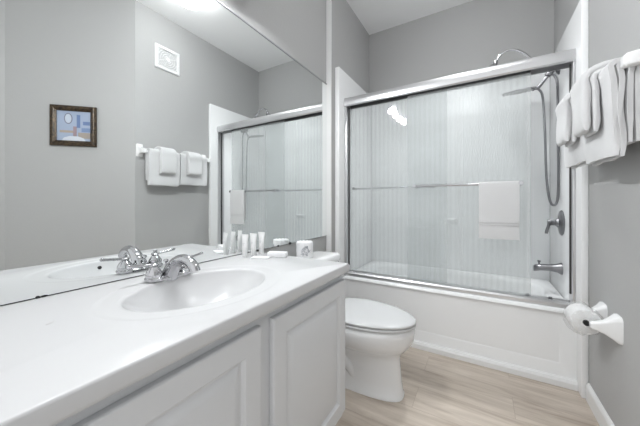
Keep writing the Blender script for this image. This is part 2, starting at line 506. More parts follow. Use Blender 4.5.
def glass_panel(label, x0, x1, y, bar_y, bx0, bx1, bmat):
    t = thing('shower_door_panel', label, 'shower door', ((x0 + x1) / 2, y, ZR + 0.05), 'sliding glass shower doors')
    o = bx('glass_pane', 'glass', t, x0, x1, y - 0.003, y + 0.003, ZR + 0.036, 1.872)
    bx('top_rail_gap_shade', 'rubber_and_shade', t, x0, x1, y - 0.008, y + 0.008, 1.862, 1.90, bev=0.002)  # rail coloured black to draw the shadow gap below the header
    bm = bmesh.new()
    add_tube(bm, [(bx0, bar_y, 1.176), (bx1, bar_y, 1.176)], 0.009, 16)
    obj('towel_rail', bm, bmat, t)
    sg = 1 if bar_y > y else -1
    for x in (bx0 + 0.012, bx1 - 0.012):
        bm = bmesh.new()
        add_lathe(bm, [(0.010, 0), (0.014, 0.004), (0.010, 0.012), (0.009, abs(bar_y - y) - 0.003), (0.014, abs(bar_y - y) + 0.004), (0.012, abs(bar_y - y) + 0.012), (0, abs(bar_y - y) + 0.013)], along((0, sg, 0), (x, y + sg * 0.003, 1.176)), 20)
        obj('rail_knob', bm, bmat, t)
    return t
glass_panel('ribbed glass sliding door at the toilet end, its thin rail on the tub side', 0.107, 0.866, 2.138, 2.185, 0.12, 0.78, 'chrome')
glass_panel('clear overlapping glass sliding door with a rail carrying the white hand towel', 0.593, 1.340, 2.108, 2.045, 0.648, 1.295, 'chrome')

# ------------------------------------------------------------------ shower fittings
PX = XR
fx = thing('hand_shower', 'chrome flat hand shower on a bracket with a long looping hose', 'shower head', (PX, 2.45, 1.97))
bm = bmesh.new(); add_lathe(bm, [(0.034, 0), (0.034, 0.004), (0.022, 0.016), (0.012, 0.02), (0, 0.02)], along((-1, 0, 0), (PX, 2.45, 1.975)), 24)
obj('wall_flange', bm, 'nickel', fx)
bm = bmesh.new(); add_tube(bm, [(PX - 0.01, 2.45, 1.975), (1.51, 2.45, 1.978), (1.485, 2.45, 1.965)], 0.011, smooth=5)
add_lathe(bm, [(0.012, -0.025), (0.019, -0.02), (0.019, 0.02), (0.012, 0.025)], along((-0.6, 0, -0.8), (1.487, 2.45, 1.963)), 20)
obj('bracket', bm, 'nickel', fx)
bm = bmesh.new(); add_tube(bm, [(1.484, 2.45, 1.955), (1.455, 2.45, 1.915), (1.42, 2.45, 1.870)], [0.011, 0.010, 0.013], smooth=5)
obj('handle', bm, 'nickel', fx)
bm = bmesh.new()
add_lathe(bm, [(0, 0.012), (0.03, 0.012), (0.095, 0.004), (0.104, -0.002), (0.104, -0.008), (0, -0.010)], along((-0.03, -0.24, 0.97), (1.310, 2.45, 1.873)), 40)
add_tube(bm, [(1.43, 2.45, 1.872), (1.36, 2.45, 1.880)], 0.012)
obj('spray_plate', bm, 'nickel', fx)
bm = bmesh.new()
for k in range(-4, 5):
    for j in range(-4, 5):
        if k * k + j * j <= 17: add_lathe(bm, [(0.004, 0), (0.003, 0.006), (0, 0.006)], along((-0.03, -0.24, 0.97), (1.310, 2.45, 1.873)) @ Matrix.Translation((k * 0.022, j * 0.022, -0.0095)) @ Matrix.Rotation(PI, 4, 'X'), 8)
o = obj('nozzle', bm, 'rubber_and_shade', fx); o['kind'] = 'stuff'
bm = bmesh.new()
add_tube(bm, [(1.428, 2.45, 1.862), (1.450, 2.45, 1.80), (1.462, 2.45, 1.55), (1.470, 2.45, 1.25), (1.487, 2.45, 1.08), (1.510, 2.45, 1.037), (1.530, 2.45, 1.08), (1.534, 2.45, 1.25), (1.531, 2.45, 1.60), (1.530, 2.45, 1.86), (1.515, 2.45, 1.935), (1.490, 2.45, 1.958)], 0.0075, smooth=8)
obj('hose', bm, 'nickel', fx)
ar = thing('overhead_shower', 'curved chrome shower arm arching above the aluminium door header', 'shower arm', (PX, 2.52, 2.05))
bm = bmesh.new()
add_tube(bm, [(PX, 2.52, 2.0), (1.48, 2.52, 2.02), (1.41, 2.52, 2.095), (1.36, 2.52, 2.162), (1.30, 2.52, 2.212), (1.245, 2.52, 2.222), (1.20, 2.52, 2.198), (1.178, 2.52, 2.165)], 0.009, smooth=6)
obj('pipe', bm, 'chrome', ar)
bm = bmesh.new(); add_lathe(bm, [(0.032, 0), (0.032, 0.005), (0.014, 0.015), (0, 0.015)], along((-1, 0, 0.2), (PX, 2.52, 2.0)), 24)
obj('wall_flange', bm, 'chrome', ar)
bm = bmesh.new(); add_lathe(bm, [(0.010, 0.03), (0.016, 0.02), (0.016, 0.0), (0.035, -0.02), (0.05, -0.045), (0.05, -0.055), (0, -0.056)], along((0.3, 0, 1), (1.170, 2.52, 2.142)), 24)
obj('spray_head', bm, 'chrome', ar)

vl = thing('shower_valve', 'round nickel shower valve with lever on the right alcove wall', 'faucet', (PX, 2.385, 0.92))
bm = bmesh.new(); add_lathe(bm, [(0.084, 0), (0.084, 0.004), (0.078, 0.010), (0.05, 0.016), (0.03, 0.02), (0.026, 0.03), (0, 0.03)], along((-1, 0, 0), (PX, 2.385, 0.92)), 40)
obj('escutcheon', bm, 'nickel', vl)
bm = bmesh.new()
add_lathe(bm, [(0.022, 0.02), (0.019, 0.03), (0.019, 0.055), (0.023, 0.062), (0.018, 0.075), (0, 0.078)], along((-1, 0, 0), (PX, 2.385, 0.92)), 24)
add_tube(bm, [(PX - 0.066, 2.385, 0.92), (PX - 0.072, 2.38, 0.895), (PX - 0.080, 2.375, 0.862), (PX - 0.083, 2.374, 0.845)], [0.009, 0.008, 0.010, 0.008], smooth=4)
obj('lever', bm, 'nickel', vl)
sp = thing('tub_spout', 'nickel tub spout with diverter knob low on the alcove wall', 'spout', (PX, 2.385, 0.61))
bm = bmesh.new()
rg = []
for d, zt, zb, hw in ((0, 0.652, 0.572, 0.040), (0.010, 0.650, 0.574, 0.039), (0.025, 0.643, 0.584, 0.034), (0.06, 0.637, 0.590, 0.029), (0.11, 0.632, 0.588, 0.026), (0.142, 0.626, 0.580, 0.024), (0.150, 0.618, 0.580, 0.019)):
    rg.append([Vector((PX - d, 2.385 + hw * math.cos(t), (zt + zb) / 2 + (zt - zb) / 2 * math.sin(t))) for t in [2 * PI * k / 24 for k in range(24)]])
add_loft(bm, rg)
obj('spout_body', bm, 'nickel', sp)
bm = bmesh.new(); add_lathe(bm, [(0.005, 0), (0.005, 0.02), (0.010, 0.024), (0.009, 0.032), (0, 0.034)], Matrix.Translation((PX - 0.12, 2.385, 0.624)), 16)
obj('diverter_knob', bm, 'nickel', sp)

# ------------------------------------------------------------------ vanity
XF = 0.539
van = thing('vanity_cabinet', 'white vanity cabinet with raised panel doors under the long countertop', 'cabinet', (0.27, 0.4, 0))
bm = bmesh.new()
add_box(bm, XF - 0.018, XF, -0.32, 1.098, 0.10, 0.746, bev=0.002)
add_box(bm, 0.0, XF - 0.018, 1.082, 1.098, 0.10, 0.746, bev=0.001)
add_box(bm, 0.0, XF - 0.018, -0.32, -0.304, 0.10, 0.746, bev=0.001)
add_box(bm, 0.0, XF - 0.018, -0.304, 1.082, 0.10, 0.118)
add_box(bm, 0.0, XF - 0.06, -0.32, 1.098, 0.0, 0.10)
obj('cabinet_body', bm, 'cabinet', van)
def cab_door(y0, y1, z0, z1):
    bm = bmesh.new()
    def ring(i, x): return [Vector((x, y0 + i, z0 + i)), Vector((x, y1 - i, z0 + i)), Vector((x, y1 - i, z1 - i)), Vector((x, y0 + i, z1 - i))]
    xo = XF + 0.019
    rr = [ring(0, XF + 0.001), ring(0, xo - 0.005), ring(0.002, xo - 0.0015), ring(0.005, xo), ring(0.058, xo), ring(0.061, xo - 0.002), ring(0.067, xo - 0.010), ring(0.073, xo - 0.0105), ring(0.094, xo - 0.001), ring(0.098, xo)]
    add_loft(bm, rr)
    return obj('door', bm, 'cabinet', van, angle=20)
cab_door(0.070, 0.556, 0.135, 0.717)
cab_door(0.606, 1.091, 0.135, 0.717)

# countertop with its moulded oval basin
CX0, CX1, CY0, CY1 = 0.0, 0.569, -0.34, 1.103
bcx, bcy = 0.287, 0.572
oax, oay = 0.222, 0.290      # outer oval step
bax, bay = 0.168, 0.228      # bowl edge
A = angles_with_corners(bcx, bcy, CX0, CX1, CY0, CY1, oax, oay, 120)
bm = bmesh.new()
rg = [rect_ring(bcx, bcy, CX0, CX1 - 0.006, CY0, CY1 - 0.006, oax, oay, ZK - 0.040, A),
      rect_ring(bcx, bcy, CX0, CX1 - 0.001, CY0, CY1 - 0.001, oax, oay, ZK - 0.036, A),
      rect_ring(bcx, bcy, CX0, CX1, CY0, CY1, oax, oay, ZK - 0.030, A),
      rect_ring(bcx, bcy, CX0, CX1, CY0, CY1, oax, oay, ZK - 0.006, A),
      rect_ring(bcx, bcy, CX0, CX1 - 0.0015, CY0, CY1 - 0.0015, oax, oay, ZK - 0.002, A),
      rect_ring(bcx, bcy, CX0, CX1 - 0.005, CY0, CY1 - 0.005, oax, oay, ZK, A)]
el = lambda k, z, mx=0.0: [Vector((bcx + mx + oax * k * math.cos(t), bcy + oay * k * math.sin(t), z)) for t in A]
def bl(s, z, mx=0.0): return [Vector((bcx + mx + bax * s * math.cos(t), bcy + bay * s * math.sin(t), z)) for t in A]
rg += [el(1.02, ZK), el(1.0, ZK - 0.0004), el(0.97, ZK - 0.0016), el(0.94, ZK - 0.0018)]
for s, z in ((1.06, 0.0019), (1.02, 0.0026), (1.0, 0.0048), (0.985, 0.0115), (0.96, 0.021), (0.92, 0.034), (0.85, 0.053), (0.75, 0.075), (0.6, 0.100), (0.4, 0.124), (0.2, 0.140), (0.09, 0.1435)):
    rg.append(bl(s, ZK - z))
add_loft(bm, rg, cap0=False, cap1=True)
top = tag(obj('countertop', bm, 'counter', angle=60), 'glossy white countertop with a moulded oval sink', 'countertop')
bm = bmesh.new(); add_lathe(bm, [(0.032, 0), (0.030, 0.003), (0.022, 0.003), (0.020, 0.006), (0.012, 0.010), (0, 0.011)], Matrix.Translation((bcx, bcy, ZK - 0.143)), 32)
obj('drain_stopper', bm, 'chrome', top)
bm = bmesh.new(); add_lathe(bm, [(0.0085, 0), (0.0085, 0.003), (0, 0.003)], along((-1, 0, 0.9), (bcx + bax * 0.93, bcy - 0.02, ZK - 0.0315)), 20)
o = obj('overflow_hole', bm, 'dark', top); o['label'] = 'small dark overflow hole'
bm = bmesh.new(); add_lathe(bm, [(1, 0), (1, 0.0003)], Matrix.Translation((0.243, 0.211, ZK)) @ Matrix.Rotation(0.5, 4, 'Z') @ Matrix.Diagonal((0.004, 0.009, 1, 1)), 14)
obj('stain', bm, 'speck', top)

# ------------------------------------------------------------------ faucet
fa = thing('sink_faucet', 'chrome two-handle sink faucet with an arched spout at the mirror', 'faucet', (0.092, 0.565, ZK))
FX, FY = 0.102, 0.565
bm = bmesh.new()
rg = []
for k, z in ((1.0, 0.0), (1.0, 0.006), (0.93, 0.011), (0.75, 0.014)):
    rg.append([Vector((FX + 0.027 * k * math.copysign(abs(math.cos(t)) ** 0.8, math.cos(t)), FY + 0.078 * k * math.copysign(abs(math.sin(t)) ** 0.6, math.sin(t)), ZK + z)) for t in [2 * PI * i / 48 for i in range(48)]])
add_loft(bm, rg)
obj('base_plate', bm, 'chrome', fa)
def handle(y, dy):
    bm = bmesh.new()
    add_lathe(bm, [(0.032, 0.006), (0.032, 0.013), (0.028, 0.017), (0.0275, 0.021), (0.029, 0.024), (0.028, 0.031), (0.025, 0.040), (0.020, 0.049), (0.015, 0.056), (0.0125, 0.060), (0.016, 0.063), (0.017, 0.068), (0.013, 0.073), (0.007, 0.075), (0.006, 0.078), (0.009, 0.081), (0.008, 0.086), (0, 0.089)], Matrix.Translation((FX, y, ZK)) @ Matrix.Diagonal((0.92, 0.92, 0.82, 1)), 32)
    h = obj('handle_body', bm, 'chrome', fa)
    bm = bmesh.new()
    add_tube(bm, [(FX, y, ZK + 0.0555), (FX - 0.002, y + dy * 0.03, ZK + 0.0575), (FX - 0.004, y + dy * 0.06, ZK + 0.061), (FX - 0.005, y + dy * 0.078, ZK + 0.064), (FX - 0.005, y + dy * 0.082, ZK + 0.0645)], [0.0055, 0.0048, 0.0055, 0.0065, 0.003], smooth=4)
    obj('lever', bm, 'chrome', h)
handle(FY - 0.056, -1); handle(FY + 0.056, 1)
bm = bmesh.new()
add_tube(bm, [(FX + 0.0, FY, ZK + 0.006), (FX + 0.018, FY, ZK + 0.034), (FX + 0.046, FY, ZK + 0.060), (FX + 0.082, FY, ZK + 0.073), (FX + 0.118, FY, ZK + 0.068), (FX + 0.142, FY, ZK + 0.052), (FX + 0.150, FY, ZK + 0.038)], [0.030, 0.026, 0.021, 0.0180, 0.0170, 0.0170, 0.0165], n=20, smooth=6)
obj('spout', bm, 'chrome', fa)
bm = bmesh.new()
add_lathe(bm, [(0.010, 0.010), (0.004, 0.016), (0.004, 0.046), (0.003, 0.048), (0.008, 0.052), (0.010, 0.057), (0.007, 0.062), (0, 0.064)], Matrix.Translation((FX - 0.026, FY, ZK)), 20)
obj('lift_rod', bm, 'chrome', fa)

# ------------------------------------------------------------------ toiletries
def tube_toiletry(x, y, h, rot, label):
    t = thing('toiletry_tube', label, 'tube', (x, y, ZK), 'toiletry tubes beside the sink')
    bm = bmesh.new()
    add_lathe(bm, [(0.0105, 0), (0.011, 0.001), (0.0118, 0.024), (0.011, 0.025), (0, 0.025)], Matrix.Translation((x, y, ZK)), 24)
    obj('cap', bm, 'plastic', t)
    bm = bmesh.new()
    rg = []
    for f, a, b in ((0.0, 0.0125, 0.0125), (0.05, 0.0135, 0.0135), (0.3, 0.0147, 0.0130), (0.6, 0.0168, 0.0085), (0.85, 0.0195, 0.0035), (0.9, 0.0205, 0.0015), (1.0, 0.0208, 0.0013)):
        z = ZK + 0.0255 + f * (h - 0.0255)
        r = []
        for k in range(28):
            t2 = 2 * PI * k / 28
            u, v = a * math.cos(t2), b * math.sin(t2)
            r.append(Vector((x + u * math.cos(rot) - v * math.sin(rot), y + u * math.sin(rot) + v * math.cos(rot), z)))
        rg.append(r)
    add_loft(bm, rg)
    b = obj('tube_body', bm, 'plastic', t)
    bm = bmesh.new()
    nx, ny = math.sin(rot), -math.cos(rot)
    for zz, w in ((0.068, 0.006), (0.062, 0.004)):
        bm2 = bmesh.new(); add_box(bm2, -w, w, -0.0004, 0.0004, -0.0009, 0.0009)
        tt = (zz - 0.0255) / (h - 0.0255)
        off = 0.0130 + (0.0085 - 0.0130) * (tt - 0.3) / 0.3
        merge(bm, bm2, Matrix.Translation((x + nx * off, y + ny * off, ZK + zz)) @ Matrix.Rotation(rot, 4, 'Z'))
    obj('print', bm, 'paleink', b)
tube_toiletry(0.070, 0.959, 0.113, 0.15, 'white toiletry tube nearest the faucet, first of the three standing tubes')
tube_toiletry(0.074, 1.013, 0.113, 0.15, 'middle one of the three white toiletry tubes standing at the mirror')
tube_toiletry(0.080, 1.066, 0.115, 0.15, 'white toiletry tube next to the boxed soap, farthest from the faucet')

def rot_box(name, mt, cx_, cy_, z, a, b, h, rot, bev, label, cat):
    bm = bmesh.new(); t = bmesh.new()
    add_box(t, -a / 2, a / 2, -b / 2, b / 2, 0, h, bev=bev)
    merge(bm, t, Matrix.Translation((cx_, cy_, z)) @ Matrix.Rotation(rot, 4, 'Z'))
    return tag(obj(name, bm, mt), label, cat)
rot_box('soap_box', 'paper', 0.200, 1.052, ZK, 0.095, 0.040, 0.024, 0.40, 0.003, 'small white boxed soap on the countertop corner near the toilet', 'soap')
bm = bmesh.new()
for k in range(9): pass
sc = rot_box('soap_packet', 'paper', 0.150, 0.985, ZK, 0.085, 0.050, 0.005, 0.45, 0.002, 'flat white paper packet lying in front of the three tubes', 'packet')
bm.free()

# ------------------------------------------------------------------ toilet
TY = 1.492
to = thing('toilet', 'white two-piece toilet with closed lid between vanity and bathtub', 'toilet', (0.4, TY, 0))
def egg(xb, xf, hw, z, n=40, xc=None, p=2.0, tilt=0.0):
    xc = xc if xc is not None else xb + (xf - xb) * 0.42
    out = []
    for k in range(n):
        t = 2 * PI * k / n
        c, s = math.cos(t), math.sin(t)
        x = xc + (xf - xc if c > 0 else xc - xb) * math.copysign(abs(c) ** (2 / p), c)
        out.append(Vector((x, TY + hw * math.copysign(abs(s) ** (2 / p), s), z + tilt * (x - xc))))
    return out
bm = bmesh.new()
add_loft(bm, [egg(0.14, 0.715, 0.098, 0.0, p=3.0), egg(0.14, 0.715, 0.098, 0.010, p=3.0), egg(0.145, 0.708, 0.093, 0.02, p=2.9), egg(0.16, 0.702, 0.088, 0.08, p=2.8), egg(0.19, 0.697, 0.085, 0.15, p=2.6),
              egg(0.22, 0.693, 0.088, 0.20, p=2.4), egg(0.24, 0.700, 0.104, 0.228, p=2.2), egg(0.25, 0.722, 0.136, 0.252, p=2.1), egg(0.25, 0.748, 0.164, 0.282), egg(0.24, 0.766, 0.180, 0.318), egg(0.235, 0.772, 0.186, 0.355), egg(0.235, 0.770, 0.185, 0.380), egg(0.245, 0.760, 0.175, 0.390)])
t = bmesh.new()
add_box(t, 0.03, 0.30, TY - 0.10, TY + 0.10, 0.24, 0.385, bev=0.03, seg=3)
merge(bm, t)
add_tube(bm, [(0.46, TY - 0.055, 0.06), (0.42, TY - 0.066, 0.13), (0.35, TY - 0.070, 0.18), (0.28, TY - 0.068, 0.14), (0.24, TY - 0.06, 0.045)], [0.03, 0.036, 0.038, 0.036, 0.034], smooth=5)
add_tube(bm, [(0.46, TY + 0.055, 0.06), (0.42, TY + 0.066, 0.13), (0.35, TY + 0.070, 0.18), (0.28, TY + 0.068, 0.14), (0.24, TY + 0.06, 0.045)], [0.03, 0.036, 0.038, 0.036, 0.034], smooth=5)
obj('bowl', bm, 'porcelain', to, angle=70)
bm = bmesh.new()
add_loft(bm, [egg(0.235, 0.772, 0.184, 0.3905), egg(0.232, 0.777, 0.188, 0.394), egg(0.232, 0.777, 0.188, 0.402), egg(0.236, 0.773, 0.184, 0.4055)])
obj('seat', bm, 'seat', to, angle=60)
bm = bmesh.new()
add_loft(bm, [egg(0.225, 0.772, 0.183, 0.4085), egg(0.222, 0.778, 0.188, 0.412), egg(0.222, 0.778, 0.188, 0.418), egg(0.226, 0.772, 0.183, 0.424), egg(0.25, 0.745, 0.160, 0.4285), egg(0.30, 0.68, 0.115, 0.431), egg(0.40, 0.55, 0.03, 0.432)])
ld = obj('lid', bm, 'seat', to, angle=60)
for s in (-1, 1):
    bx('hinge', 'plastic', ld, 0.222, 0.252, TY + s * 0.075 - 0.018, TY + s * 0.075 + 0.018, 0.389, 0.420, bev=0.004)
bm = bmesh.new()
rg = []
for hx, hy, z in ((0.078, 0.195, 0.386), (0.086, 0.205, 0.40), (0.094, 0.222, 0.60), (0.096, 0.226, 0.649)):
    rg.append(rounded_rect(0.022 + 0.096, TY, hx, hy, 0.035, z))
add_loft(bm, rg)
obj('tank', bm, 'porcelain', to, angle=60)
bm = bmesh.new()
rg = []
for hx, hy, z in ((0.100, 0.232, 0.650), (0.107, 0.240, 0.655), (0.108, 0.241, 0.686), (0.104, 0.237, 0.695), (0.094, 0.227, 0.7005), (0.06, 0.19, 0.702)):
    rg.append(rounded_rect(0.011 + 0.108, TY, hx, hy, 0.04, z))
add_loft(bm, rg)
obj('tank_lid', bm, 'porcelain', to, angle=60)
bm = bmesh.new()
add_lathe(bm, [(0.014, 0), (0.014, 0.008), (0, 0.010)], along((1, 0, 0), (0.213, TY - 0.16, 0.615)), 20)
add_tube(bm, [(0.225, TY - 0.16, 0.615), (0.235, TY - 0.13, 0.612), (0.235, TY - 0.085, 0.607)], [0.006, 0.006, 0.008], smooth=4)
obj('flush_lever', bm, 'chrome', to)

# wrapped roll on the tank
tpz = 0.7025
tp = thing('wrapped_toilet_roll', 'toilet roll in printed paper wrapper standing on the toilet tank', 'toilet paper', (0.097, 1.447, tpz))
bm = bmesh.new()
rg = []
for r, z in ((0.046, 0), (0.051, 0.004), (0.053, 0.012), (0.0535, 0.05), (0.053, 0.092), (0.050, 0.101), (0.042, 0.104), (0.030, 0.103), (0.018, 0.099), (0.012, 0.096)):
    ring = []
    for k in range(48):
        a = 2 * PI * k / 48
        w = 0.0022 * math.sin(a * 11 + 1) * (1 if z > 0.09 else 0.25)
        rr = r + 0.4 * w
        ring.append(Vector((0.097 + rr * math.cos(a), 1.447 + rr * math.sin(a), tpz + z + (w if z > 0.09 else 0))))
    rg.append(ring)
add_loft(bm, rg)
w_ = obj('wrapper', bm, 'paper', tp)
# grey printed emblem facing the room: scrolls and leaves around an oval
bm = bmesh.new()
rng = random.Random(3)
def on_roll(a, z, r=0.0542): return Vector((0.097 + r * math.cos(a), 1.447 + r * math.sin(a), tpz + z))
a0 = -0.92
for i in range(26):
    u, v = rng.uniform(-0.62, 0.62), rng.uniform(0.022, 0.078)
    if (u / 0.62) ** 2 + ((v - 0.05) / 0.032) ** 2 > 1: continue
    pts = [on_roll(a0 + u + 0.10 * math.sin(k * 1.1 + i), v + 0.007 * math.cos(k * 0.9 + i * 2)) for k in range(5)]
    add_tube(bm, pts, 0.0011, n=6)
pts = [on_roll(a0 + 0.40 * math.cos(k * PI / 12), 0.05 + 0.020 * math.sin(k * PI / 12)) for k in range(25)]
add_tube(bm, pts, 0.0012, n=6)
obj('printed_emblem', bm, 'ink', w_)

# ------------------------------------------------------------------ towels
def drape(bm, s0, s1, mp, layers, seed, zbar, front, back, ns=26, squash=0.9, top=0.55, wob=0.004, flare=0.0):
    """cloth hung over a bar: nested U layers; mp(p, s, z) maps (towards viewer, along, up) to world"""
    for li, (r, t) in enumerate(layers):
        path = []
        fl = front - 0.006 * li; bk = back - 0.005 * li
        nseg = 12
        for k in range(nseg): path.append((r, -fl + fl * k / nseg))
        for k in range(11):
            a = PI * k / 10
            path.append((r * math.cos(a), r * math.sin(a) * top))
        for k in range(1, 8): path.append((-r, -bk * k / 7))
        rings = []
        for i in range(ns + 1):
            f = i / ns
            s = s0 + (s1 - s0) * f
            edge = min(f, 1 - f)
            tk = t * (0.72 + 0.28 * min(1, edge / 0.06) ** 0.5)
            out, inn = [], []
            for j, (p, z) in enumerate(path):
                # outward normal
                a_ = path[max(j - 1, 0)]; b_ = path[min(j + 1, len(path) - 1)]
                dx, dz = b_[0] - a_[0], b_[1] - a_[1]
                L = math.hypot(dx, dz); nx, nz = dz / L, -dx / L
                hang = max(0.0, -z)
                w = wob * (noise.noise(Vector((s * 9 + seed, z * 7, li * 0.35))) * 2) * min(1, 0.25 + hang * 6)
                ss = s + 0.35 * w * (1 if f > 0.5 else -1) + (f - 0.5) * flare * hang
                zz = z + 0.004 * noise.noise(Vector((s * 12 + seed, 5.0, li))) * min(1, hang * 8)
                endt = 1.0
                if j < 2: endt = (0.55, 0.85)[j]
                if j > len(path) - 3: endt = 0.7
                h = tk * 0.5 * endt
                for sg, lst in ((1, out), (-1, inn)):
                    pc_ = p - math.copysign(0.0075 * min(1, hang / 0.04), p) if squash != 1.0 else p
                    pp = pc_ + nx * h * sg + (w if p > 0 else 0.2 * w)
                    if pp < 0: pp *= squash
                    lst.append(Vector(mp(pp, ss, zbar + zz + nz * h * sg)))
            rings.append(out + inn[::-1])
        add_loft(bm, rings)

XBAR, ZBAR = 1.488, 1.515
mpR = lambda p, s, z: (XBAR - p, s, z)
tb = thing('towel_bar', 'white ceramic towel bar on the right wall under the folded towels', 'towel bar', (W, 1.60, ZBAR))
bm = bmesh.new(); add_tube(bm, [(XBAR, 1.262, ZBAR), (XBAR, 1.905, ZBAR)], 0.009, 16)
obj('bar', bm, 'ceramic', tb)
for y in (1.258, 1.910):
    bm = bmesh.new()
    rg = []
    for d, hy, hz in ((0, 0.028, 0.058), (0.008, 0.028, 0.058), (0.014, 0.024, 0.052), (0.03, 0.019, 0.03), (0.06, 0.017, 0.022), (0.095, 0.017, 0.021), (0.102, 0.012, 0.015)):
        rg.append([Vector((W - d, y + v.x, ZBAR + 0.012 * (1 - d / 0.1) + v.y)) for v in rounded_rect(0, 0, hy, hz, min(hy, hz) * 0.35, 0, 4)])
    add_loft(bm, rg)
    obj('post', bm, 'ceramic', tb)

def towel_thing(name, s0, s1, layers, seed, front, back, label, cat, group=None, mp=mpR, zb=ZBAR, **k):
    bm = bmesh.new()
    drape(bm, s0, s1, mp, layers, seed, zb, front, back, **k)
    return tag(obj(name, bm, 'towel', angle=75), label, cat, group)
BATH = [(0.0175, 0.020), (0.0365, 0.021)]
HAND = [(0.0590, 0.022), (0.0825, 0.026)]
towel_thing('bath_towel', 1.284, 1.560, BATH, 1.0, 0.305, 0.26, 'folded white bath towel on the wall bar, at the end nearer the picture', 'towel', 'bath towels on the wall bar', wob=0.008)
towel_thing('bath_towel', 1.575, 1.868, BATH, 7.0, 0.285, 0.25, 'folded white bath towel on the wall bar, at the end nearer the shower', 'towel', 'bath towels on the wall bar', wob=0.008)
towel_thing('hand_towel', 1.365, 1.500, HAND, 3.0, 0.195, 0.16, 'small white hand towel over the bath towel nearer the picture', 'hand towel', 'hand towels on the wall bar', wob=0.007, squash=0.72)
towel_thing('hand_towel', 1.625, 1.770, HAND, 5.0, 0.185, 0.15, 'small white hand towel over the bath towel nearer the shower', 'hand towel', 'hand towels on the wall bar', wob=0.007, squash=0.72)
# towel on the shower rail
mpS = lambda p, s, z: (s, 2.045 - p, z)
bm = bmesh.new()
drape(bm, 1.062, 1.276, mpS, [(0.0125, 0.005)], 11.0, 1.176, 0.350, 0.30, ns=30, squash=1.0, top=1.0, wob=0.002)
st = tag(obj('hand_towel', bm, 'towel', angle=75), 'thin white hand towel hanging from the rail of the glass shower door', 'hand towel')
bm = bmesh.new()
for dz in (-0.245, -0.262):
    add_box(bm, 1.066, 1.272, 2.0268, 2.0310, 1.176 + dz - 0.0025, 1.176 + dz + 0.0025, bev=0.001)
obj('woven_band', bm, 'band', st)

# ------------------------------------------------------------------ toilet paper holder
th_ = thing('toilet_paper_holder', 'white ceramic toilet paper holder on the right wall below the towels', 'toilet paper holder', (W, 1.68, 0.53))
def holder_post(y, s):
    bm = bmesh.new()
    rg = []
    for d, hy, zt, zb, dy in ((0.0, 0.040, 0.585, 0.470, 0.0), (0.010, 0.038, 0.583, 0.472, 0.0), (0.022, 0.028, 0.570, 0.482, 0.004), (0.045, 0.018, 0.550, 0.496, 0.007), (0.068, 0.015, 0.541, 0.504, 0.008), (0.082, 0.014, 0.538, 0.507, 0.008), (0.088, 0.009, 0.532, 0.513, 0.008)):
        rg.append([Vector((W - d, y + s * dy + v.x, (zt + zb) / 2 + v.y)) for v in rounded_rect(0, 0, hy, (zt - zb) / 2, min(hy, (zt - zb) / 2) * 0.5, 0, 5)])
    add_loft(bm, rg)
    obj('post', bm, 'ceramic', th_)
holder_post(1.610, 1); holder_post(1.772, -1)
bm = bmesh.new(); add_tube(bm, [(W - 0.094, 1.630, 0.522), (W - 0.094, 1.748, 0.522)], 0.0115, 14)
o = obj('roller', bm, 'dark', th_); o['label'] = 'roller coloured black for the dark hole in the roll'  # black stands in for the shaded core hole
rl = thing('toilet_roll', 'white toilet roll in clear film on the ceramic wall holder', 'toilet paper', (W - 0.093, 1.69, 0.522))
bm = bmesh.new()
mt = along((0, 1, 0), (W - 0.093, 1.642, 0.522))
add_lathe(bm, [(0.017, 0.0), (0.050, 0.0), (0.054, 0.003), (0.054, 0.095), (0.050, 0.098), (0.017, 0.098), (0.017, 0.05), (0.017, 0.0)], mt, 48)
obj('paper', bm, 'rollpaper', rl)
bm = bmesh.new()
rg = []
for r, y in ((0.020, -0.004), (0.045, -0.003), (0.060, 0.004), (0.066, 0.018), (0.066, 0.082), (0.060, 0.098), (0.045, 0.103), (0.020, 0.102)):
    ring = []
    for k in range(64):
        a = 2 * PI * k / 64
        rr = r * (1 + 0.07 * math.sin(3 * a + 1.0) + 0.035 * math.sin(8 * a) + 0.02 * math.sin(15 * a + y * 60)) if r > 0.05 else r
        ring.append(mt @ Vector((min(rr, 0.075) * math.cos(a), rr * math.sin(a), y + 0.0022 * math.sin(10 * a + r * 300))))
    rg.append(ring)
add_loft(bm, rg, cap0=False, cap1=False)
obj('film_wrap', bm, 'film', rl)

# ------------------------------------------------------------------ picture on the angled wall
pc = (1.8905, 0.903)       # centre of picture on the wall
pu = Vector((-q, q, 0))    # along the wall, towards the corner
pn = Vector((-q, -q, 0))   # out of the wall
PZ0, PZ1, PH = 1.534, 1.872, 0.164
pic = thing('picture_frame', 'small picture in a dark bronze frame on the angled wall, seen in the mirror', 'picture', (pc[0], pc[1], 1.70))
def PP(u, z, d): return Vector((pc[0], pc[1], 0)) + pu * u + pn * d + Vector((0, 0, z))
bm = bmesh.new()
def rng4(i, d): return [PP(-PH + i, PZ0 + i, d), PP(PH - i, PZ0 + i, d), PP(PH - i, PZ1 - i, d), PP(-PH + i, PZ1 - i, d)]
add_loft(bm, [rng4(0, 0.001), rng4(0, 0.018), rng4(0.005, 0.023), rng4(0.012, 0.022), rng4(0.018, 0.026), rng4(0.026, 0.027), rng4(0.034, 0.020), rng4(0.040, 0.014), rng4(0.044, 0.012), rng4(0.044, 0.006)], cap0=True, cap1=False)
obj('frame', bm, 'bronze', pic, angle=25)
def flat(name, col, poly, d, par, mtname=None):
    if mtname not in M: M[mtname] = mat(mtname, col, 0.6, var=0.12)
    b = bmesh.new()
    f = bmesh.new()
    add_loft(f, [[PP(u, z, d - 0.0008) for u, z in poly], [PP(u, z, d) for u, z in poly]])
    merge(b, f)
    return obj(name, b, mtname, par, smooth=False)
i0 = 0.041
